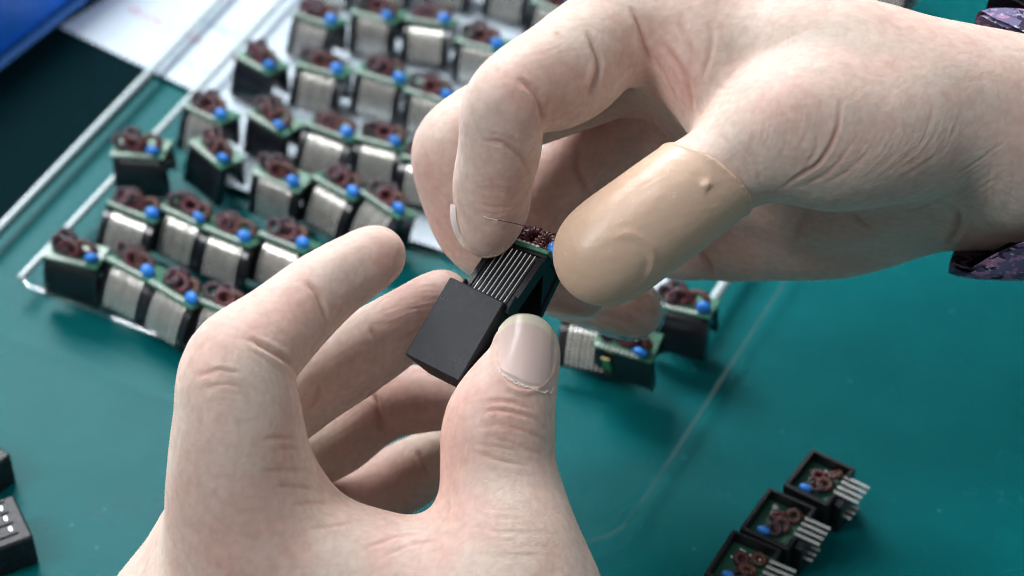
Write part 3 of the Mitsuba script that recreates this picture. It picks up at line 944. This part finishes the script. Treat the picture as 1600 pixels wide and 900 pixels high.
def nail_mesh(pts, thick=0.35):
    """a plate with a rounded rim from a grid of camera-mm points (n x m x 3)"""
    n, m = pts.shape[:2]
    q = pts.reshape(-1, 3)
    F = []
    for i in range(n - 1):
        for j in range(m - 1):
            a = i * m + j
            F += [[a, a + 1, a + m + 1], [a, a + m + 1, a + m]]
    F = np.array(F)
    nr = vnormals(q, F)
    if (nr * q).sum() > 0:
        nr, F = -nr, F[:, ::-1]
    back = q - nr * thick
    E = [(0, j, 0, j + 1) for j in range(m - 1)] + [(n - 1, j + 1, n - 1, j) for j in range(m - 1)] + [(i + 1, 0, i, 0) for i in range(n - 1)] + [(i, m - 1, i + 1, m - 1) for i in range(n - 1)]
    S = []
    for a, b, c, d in E:
        i, j = a * m + b, c * m + d
        S += [[i, i + n * m, j], [j, i + n * m, j + n * m]]
    return np.vstack([q, back]), np.vstack([F, F[:, ::-1] + n * m, np.array(S)])


def left_nail():
    """the long thumb nail: (camera-mm vertices, faces, colours)"""
    s, v = np.meshgrid(np.linspace(-1, 1, 41), np.linspace(0, 1, 41), indexing='ij')
    yb = 594 + 18 * s + 9 * (1 - s * s)
    yt = 490 + 4 * s + 27 * np.abs(s) ** 2.6
    x = 822 + 1.5 * v + s * (43 + 3.5 * np.sin(v * 2.6)) - 2 * (1 - v)
    y = yb + (yt - yb) * v
    z = trace(LEFT, x, y).reshape(s.shape)
    ok = np.isfinite(z) & (v < .8)
    A = lambda s, v: np.stack([np.ones_like(s), s, v, s * s, s * v, v * v, s ** 4], -1)
    k = np.linalg.lstsq(A(s[ok], v[ok]), z[ok], rcond=None)[0]
    zz = A(s, v) @ k - 0.42 + 1.3 * np.clip(np.abs(s) - .86, 0, 1) * 3 + 1.2 * np.clip(.07 - v, 0, 1) * 8
    P = np.stack([(x - 800) / FPX * zz, (y - 450) / FPX * zz, zz], -1)
    edge = 0.865 - 0.05 * s ** 2
    t = np.clip((v - edge) / .018, 0, 1)[..., None]
    c = np.array([.62, .475, .43]) * (1 - t) + np.array([.66, .60, .47]) * t
    lun = np.exp(-((v - .02) / .10) ** 2 - (s / .7) ** 2)[..., None]
    c = c * (1 - .35 * lun) + np.array([.70, .62, .58]) * .35 * lun
    c = c * (1 + 0.05 * (meshkit.noise(np.stack([s * 16, v * .8, 0 * s], -1))[..., None] - .5))
    fl = np.clip(.035 - v, 0, 1)[..., None] / .035
    c = c * (1 - fl * .7) + np.array([.74, .70, .66]) * fl * .7
    V, F = nail_mesh(P, .4)
    C_ = np.vstack([c.reshape(-1, 3)] * 2)
    return V, F, C_, (x, y)


def cuticle():
    """the dry white skin along the base of the thumb nail"""
    pts = [(777, 570), (781, 580), (790, 589), (803, 597), (818, 603), (834, 608), (848, 613), (860, 613), (866, 604)]
    q, t = smooth_poly(pts, 1.2)
    z = trace(LEFT, q[:, 0], q[:, 1])
    z = np.where(np.isfinite(z), z, np.nanmax(z)) - .25
    rng = np.random.default_rng(4)
    P = np.stack([(q[:, 0] - 800) / FPX * z, (q[:, 1] - 450 + ndimage.gaussian_filter1d(rng.normal(0, 2.0, len(q)), .8)) / FPX * z, z], 1)
    r = 0.05 + 0.22 * ndimage.gaussian_filter1d(rng.random(len(q)), 2) ** 2 * np.sin(t * np.pi) ** .3
    return tube(W(P), r / 1000, 7)


def side_nail(ys, xc, rad, D, phis, taper):
    """a nail seen almost edge on, wrapped round the left side of a fingertip"""
    f, v = np.meshgrid(np.radians(phis), np.linspace(0, 1, 25), indexing='ij')
    y = ys[0] + (ys[1] - ys[0]) * v
    r = rad * (1 - taper * v ** 2.5) + 0.6
    sh = .12 * (f - f.mean()) ** 2
    y = y + (ys[1] - ys[0]) * -sh * v * 2
    z = D - r * np.sin(f) * D / FPX
    x = xc(y) - r * np.cos(f)
    P = np.stack([(x - 800) / FPX * z, (y - 450) / FPX * z, z], -1)
    t = np.clip((v - .80) / .05, 0, 1)[..., None]
    c = np.array([.60, .50, .47]) * (1 - t) + np.array([.66, .60, .48]) * t
    V, F = nail_mesh(P, .35)
    return V, F, np.vstack([c.reshape(-1, 3)] * 2)


def left_hand():
    h = Flesh(LEFT, *L_BOX, STEP)
    c = h.crease
    # index finger: the two joint folds
    c([(472, 436), (485, 448), (497, 465), (506, 488), (511, 512)], .55, .7, .45, .5)
    c([(478, 452), (490, 468), (498, 490)], .15, .4, .2)
    c([(384, 526), (400, 536), (422, 548), (446, 563), (462, 580)], .55, .7, .5, .5)
    c([(390, 545), (415, 562), (440, 585)], .12, .45, .2)
    for a in ([(432, 702), (455, 700), (474, 703)], [(404, 737), (440, 735), (482, 733)], [(420, 762), (455, 760), (500, 766)],
              [(478, 826), (520, 822), (560, 814)], [(566, 858), (590, 850), (622, 838), (660, 832)], [(600, 870), (640, 852), (690, 842)],
              [(400, 690), (430, 684), (470, 686)], [(300, 590), (340, 580), (380, 584)], [(310, 610), (350, 600), (385, 606)], [(455, 790), (490, 786), (520, 786)]):
        c(a, .13, .5, .38, .4)
    h.family([(300, 560), (330, 552), (370, 560)], [(310, 640), (350, 625), (400, 640)], 10, .06, .35, .12, 3)
    # thumb: wrinkles over the joint
    for a in ([(748, 642), (786, 641), (835, 655), (861, 676)], [(750, 660), (786, 664), (826, 675), (863, 695)], [(760, 680), (806, 694), (857, 715)], [(736, 704), (786, 720), (830, 728)], [(748, 626), (790, 626), (838, 640)]):
        c(a, .13, .4, .42, .35)
    h.family([(738, 622), (790, 618), (850, 632)], [(728, 735), (790, 750), (862, 760)], 13, .07, .3, .15, 5)
    h.family([(705, 770), (760, 790), (860, 800)], [(720, 860), (790, 880), (890, 880)], 9, .06, .4, .1, 6)
    c([(694, 822), (700, 800), (698, 775)], .2, .6, .3)
    # middle finger: fingerprint ridges and joint folds
    h.family([(640, 448), (680, 446), (705, 452)], [(600, 560), (632, 545), (660, 530)], 26, .07, .28, .08, 7)
    h.family([(585, 480), (620, 470), (650, 462)], [(520, 600), (560, 590), (610, 570)], 12, .05, .3, .1, 8)
    c([(566, 500), (580, 520), (588, 545), (584, 580)], .25, .5, .25)
    c([(500, 600), (496, 625), (488, 640)], .3, .5, .35)
    # ring and little finger joints
    c([(578, 610), (586, 625), (592, 648), (600, 678)], .6, .7, .55, .5)
    c([(650, 700), (656, 720), (668, 745)], .6, .7, .55, .5)
    c([(590, 612), (597, 632), (602, 655)], .2, .4, .3)
    h.family([(520, 690), (560, 660), (580, 640)], [(540, 720), (575, 700), (596, 680)], 6, .05, .3, .1, 9)
    h.family([(560, 790), (600, 765), (645, 735)], [(590, 800), (625, 785), (655, 765)], 6, .05, .3, .1, 10)
    # tone: rosy pads and knuckles
    for x, y, r, a in ((600, 420, 5, .5), (540, 470, 6, .3), (440, 500, 8, .35), (660, 490, 8, .6), (540, 580, 8, .4), (640, 630, 10, .9), (560, 680, 10, .5), (690, 720, 10, .8), (600, 760, 10, .6), (740, 600, 9, .45), (800, 650, 6, .4), (330, 860, 12, .5), (700, 830, 8, .5), (320, 570, 9, .15)):
        h.spot(x, y, r, a, 'rosy')
    h.spot(773, 648, .45, .55)
    h.spot(535, 407, 1.1, .12)
    h.finish()
    # the bed of the thumb nail is pressed in a little, its folds stand up round it
    px = np.stack([800 + FPX * h.v[:, 0] / h.v[:, 2], 450 + FPX * h.v[:, 1] / h.v[:, 2]], 1)
    e = np.hypot((px[:, 0] - 821) / 45, (px[:, 1] - 552) / 56)
    on = (h.v[:, 2] < 392)
    h.d += on * (-.30 * np.clip((.95 - e) / .1, 0, 1) + .38 * np.exp(-((e - 1.08) / .09) ** 2) * (px[:, 1] > 520))
    return h


def right_hand():
    h = Flesh(RIGHT, *R_BOX, STEP)
    c = h.crease
    # index finger
    c([(806, 120), (824, 134), (838, 150), (845, 172), (846, 200)], .5, .8, .5, .5)
    c([(774, 103), (777, 112), (781, 120)], .2, .5, .25)
    c([(752, 219), (780, 222), (800, 234), (815, 248), (825, 276)], .38, .55, .4, .45)
    c([(745, 208), (775, 210), (798, 220), (818, 236)], .14, .4, .2)
    h.family([(770, 200), (800, 208), (830, 225)], [(765, 245), (795, 248), (822, 268)], 8, .06, .3, .12, 2)
    c([(914, 44), (927, 72), (935, 100), (928, 130), (914, 160)], .8, .9, .5, .5)
    c([(984, 8), (1000, 42), (1010, 76), (1023, 110)], .7, .8, .55, .5)
    h.family([(740, 260), (775, 255), (815, 270)], [(735, 345), (770, 360), (812, 345)], 22, .05, .26, .05, 4)
    # web between index finger and thumb
    c([(1032, 62), (1056, 96), (1072, 124), (1080, 160), (1081, 192)], .5, .8, .5, .5)
    c([(1058, 30), (1082, 82), (1098, 114)], .3, .8, .3)
    c([(1105, 30), (1112, 70), (1096, 128)], .25, .7, .3)
    c([(1020, 84), (1045, 130), (1062, 168)], .3, .6, .35)
    # thumb: fold at the base joint, many fine lines
    c([(1313, 150), (1309, 195), (1300, 222), (1287, 245), (1270, 262), (1245, 277), (1218, 298)], .30, .42, .9, .5)
    c([(1332, 222), (1302, 262), (1272, 282), (1240, 296)], .11, .45, .45)
    c([(1362, 232), (1325, 266), (1290, 288)], .09, .45, .35)
    c([(1268, 200), (1276, 225), (1262, 258), (1245, 275)], .16, .4, .45)
    h.family([(1072, 236), (1115, 252), (1142, 282), (1158, 312)], [(1135, 200), (1170, 228), (1188, 262), (1192, 300)], 15, .06, .28, .24, 11)
    h.family([(1168, 155), (1178, 205), (1166, 255)], [(1300, 140), (1292, 200), (1255, 262)], 26, .045, .28, .2, 12)
    h.family([(1330, 150), (1325, 215), (1288, 282)], [(1520, 150), (1480, 235), (1395, 292)], 40, .045, .28, .12, 13)
    h.family([(1100, 110), (1130, 140), (1190, 120)], [(1080, 190), (1120, 170), (1180, 150)], 12, .07, .34, .05, 14)
    h.family([(1440, 296), (1500, 262), (1590, 200)], [(1490, 340), (1550, 300), (1600, 262)], 9, .06, .36, .2, 15)
    h.family([(1520, 230), (1512, 280), (1500, 330)], [(1598, 250), (1590, 310), (1580, 370)], 6, .07, .36, .2, 16)
    # heel of the hand
    c([(1332, 330), (1344, 347), (1364, 358)], .45, .7, .5, .4)
    c([(1266, 326), (1251, 354), (1246, 384)], .3, .8, .35)
    c([(1096, 388), (1102, 404), (1112, 420), (1114, 430)], .9, .8, .55, .5)
    c([(1497, 322), (1497, 356), (1481, 384)], .8, .9, .5, .5)
    c([(1400, 330), (1440, 326), (1490, 300)], .25, .7, .25)
    # inside of the curled fingers
    c([(905, 225), (902, 265), (925, 310)], .5, .9, .5)
    for x, y, r, a in ((760, 330, 7, .35), (790, 290, 7, .4), (880, 130, 9, .5), (830, 170, 6, .4), (690, 360, 9, .55), (670, 260, 8, .2), (870, 320, 10, .8), (950, 220, 12, .9), (1000, 480, 6, .8), (900, 470, 8, .6), (1060, 140, 7, .7), (1010, 70, 7, .5), (1240, 140, 7, .45), (1180, 370, 12, .6), (1300, 375, 12, .6), (1080, 410, 8, .5)):
        h.spot(x, y, r, a, 'rosy')
    h.spot(1387, 98, .8, .3)
    h.spot(870, 52, .55, .6)
    h.spot(1240, 65, .4, .25)
    h.spot(1240, 138, 5, .35, 'd')
    for a in ([(1230, 70), (1290, 58), (1360, 74), (1430, 66)], [(1330, 120), (1420, 130), (1500, 112)], [(1400, 230), (1480, 190), (1560, 150)], [(1150, 60), (1120, 110), (1110, 150)]):
        h.stain(a, 2.2, .35)
    return h.finish()


def cots():
    """sheaths over the fingertips, each the finger's own surface a little farther out, cut off by a plane"""
    out = []
    p0, n = C(1104, 280, 392), np.array([.64, -.77, .30])
    f = lambda p: np.maximum(chain(p, R_THUMB) - .55, (p - p0.astype(np.float32)) @ n.astype(np.float32))
    h = Flesh(f, (4, -32, 374), (50, 6, 406), .42)
    v = h.v
    h.spot(1104, 290, 1.0, .75, 'd'); h.spot(1109, 296, .5, -.3, 'd')
    h.crease([(950, 372), (985, 366), (1012, 380), (1022, 406), (1010, 436), (985, 455)], -.22, .9, 0, .2)
    h.crease([(965, 385), (990, 380), (1006, 394), (1010, 414), (998, 436)], .10, 1.2, 0, 0)
    for a in ([(1040, 300), (1065, 330), (1072, 345)], [(1010, 340), (1050, 360)], [(1060, 260), (1110, 275)], [(1000, 300), (1045, 270)], [(1080, 330), (1130, 322)], [(1030, 370), (1050, 400)], [(1048, 246), (1080, 254), (1112, 280), (1146, 330)], [(1030, 262), (1062, 268), (1090, 290)], [(1070, 300), (1100, 320), (1118, 350)]):
        h.crease(a, -.05, .3, 0, .2)
    h.finish()
    dist = -(v - p0) @ n / np.linalg.norm(n)
    h.d += .22 * np.exp(-((dist - .35) / .5) ** 2) + .12 * (meshkit.fbm(v / 5.0, 3, 4) - .5)
    out.append(h.world())
    for nodes, cut, nn, box_, grow in ((R_MIDDLE[:6], (745, 395, 422), (-.75, -.6, 0), ((-12, -10, 404), (26, 14, 442)), .9), (R_RING[:3], (905, 470, 442), (-1, -.1, 0), ((8, -4, 424), (34, 16, 452)), .6)):
        q, nn = C(*cut), np.array(nn, np.float32)
        f = lambda p, nodes=nodes, q=q, nn=nn, grow=grow: np.maximum(chain(p, nodes) - grow, (p - q.astype(np.float32)) @ nn)
        h = Flesh(f, *box_, .6)
        h.d += 1.5 * (meshkit.fbm(h.v / np.array([7.0, 3.0, 4.0]), 3, 8) - .42)
        out.append(h.world())
    return out


def cuff(cx, cy, D, ry, rz, x_of, x_end, ripple, seed):
    """a cloth tube round the right forearm; x_of(angle) gives its hem in pixels"""
    a = np.linspace(0, 2 * np.pi, 161)[:-1]
    rings = []
    for k, t in enumerate(np.r_[np.linspace(0, 1, 12) ** 1.5, np.linspace(1, 0, 12) ** 1.5]):
        inner = k >= 12
        x = x_of(a) + (x_end - x_of(a)) * t
        grow = 1 + .9 * np.clip((x - 1640) / 500, 0, 1)  # flare beyond the frame, shaped to shade the mat on the right
        w = grow + ripple * (meshkit.noise(np.stack([np.cos(a) * 3, np.sin(a) * 3, t * 3 + 0 * a], -1), seed) - .5) - (.035 if inner else 0) - .05 * np.exp(-t * 25)
        y, z = cy + .055 * (x - 1600) + ry * w * np.sin(a), D + (rz * w) * np.cos(a)
        rings.append(np.stack([(x - 800) / FPX * D, (y - 450) / FPX * D, z], 1))
    m = loft([W(r) for r in rings])
    return m

def skin_mesh(h, tone=(0.61, 0.492, 0.42), pink=(0.60, 0.378, 0.318), deep=(0.36, 0.13, 0.085), seed=0):
    """world mesh and its natural skin colour: blotches, rosy pads, faint veins, red folds, a net of fine lines"""
    p = h.v
    warp = p + 0.8 * np.stack([meshkit.noise(p / 2.0, seed + k) for k in (20, 21, 22)], -1)
    net = np.exp(-(np.abs(meshkit.noise(warp / np.array([1.5, 2.1, 1.8]), seed + 30) - .5) / .07) ** 2)
    net = np.maximum(net, .8 * np.exp(-(np.abs(meshkit.noise(warp / np.array([2.4, 1.3, 1.6]), seed + 31) - .5) / .06) ** 2))
    h.d += 0.05 * (meshkit.fbm(p / 3.0, 3, seed + 5) - 0.5) + 0.40 * (meshkit.fbm(p / 13.0, 2, seed + 9) - 0.5) - 0.036 * net
    b = np.clip((meshkit.fbm(p / 8.0, 4, seed) - 0.5) * 1.4 + 0.20 + 1.15 * h.rosy, 0, 1)[:, None]
    c = np.array(tone) * (1 - b) + np.array(pink) * b
    g = np.clip((meshkit.fbm(p / 15.0, 3, seed + 13) - 0.56) * 4, 0, 1)[:, None] * .2 + np.clip(h.vein, 0, 1)[:, None]
    c = c * (1 - g) + np.array([.50, .45, .38]) * g
    c = c * (1 + 0.16 * (meshkit.fbm(p / 1.5, 2, seed + 3) - 0.5)[:, None] + 0.10 * (meshkit.noise(p / 0.8, seed + 4) - 0.5)[:, None])
    c = c * (1 - np.array([.05, .10, .11]) * net[:, None])
    r = np.clip(h.red, 0, 1)[:, None]
    c = c * (1 - r) + np.array(deep) * r
    return h.world(), np.clip(c, 0, 1)


hands = []
for build, lab in ((left_hand, 'bare hand with a long thumb nail holding the black connector housing'), (right_hand, 'hand with a beige rubber cot on its thumb pushing the insert into the housing')):
    m, c = skin_mesh(build(), seed=len(hands) * 7)
    hands.append(single('hand', lab, 'hand', mikit.ply(m, 'mat_skin', smooth=True, color=c)))
V, F, col, _ = left_nail()
part(hands[0], 'thumb_nail', mikit.ply(trimesh.Trimesh(W(V), F, process=False), 'mat_nail', smooth=True, color=col), label='long thumb nail with a pale free edge')
part(hands[0], 'cuticle', mikit.ply(cuticle(), 'mat_cuticle', smooth=True), label='dry white cuticle along the base of the thumb nail')
xc = lambda y: np.interp(y, [300, 318, 350, 365, 400], [767, 766, 764, 763, 762])
V, F, col = side_nail((318, 386), xc, 59, 401, np.linspace(-50, 31, 21), .40)
part(hands[1], 'finger_nail', mikit.ply(trimesh.Trimesh(W(V), F, process=False), 'mat_nail', smooth=True, color=col))
c1, c2, c3 = cots()
part(hands[1], 'finger_cot', mikit.ply(c1, 'mat_cot', smooth=True), label='beige rubber finger cot over the thumb')
part(hands[1], 'finger_cot', mikit.ply(c2, 'mat_film', smooth=True), label='clear film cot over the curled middle finger')
part(hands[1], 'finger_cot', mikit.ply(c3, 'mat_film', smooth=True), label='clear film cot over the tip of the ring finger')
hem = lambda a: 1592 - 85 * np.sin(a) * 0 + np.where(np.cos(a) < 0, 95 * np.cos(a) ** 2, 0) - 62 * np.abs(np.sin(a)) ** 1.6 - 42 * np.clip(np.sin(a), 0, 1) ** 1.3
part(hands[1], 'sleeve_cuff', mikit.ply(cuff(1600, 229, 416, 214, 27, hem, 2100, .10, 3), 'mat_cuff', smooth=50), label='lavender and purple patterned inner cuff')
hem2 = lambda a: hem(a) + 22
part(hands[1], 'sleeve', mikit.ply(cuff(1600, 212, 426, 222, 30, hem2, 2100, .08, 6), 'mat_dark_cloth', smooth=50), label='black outer sleeve')
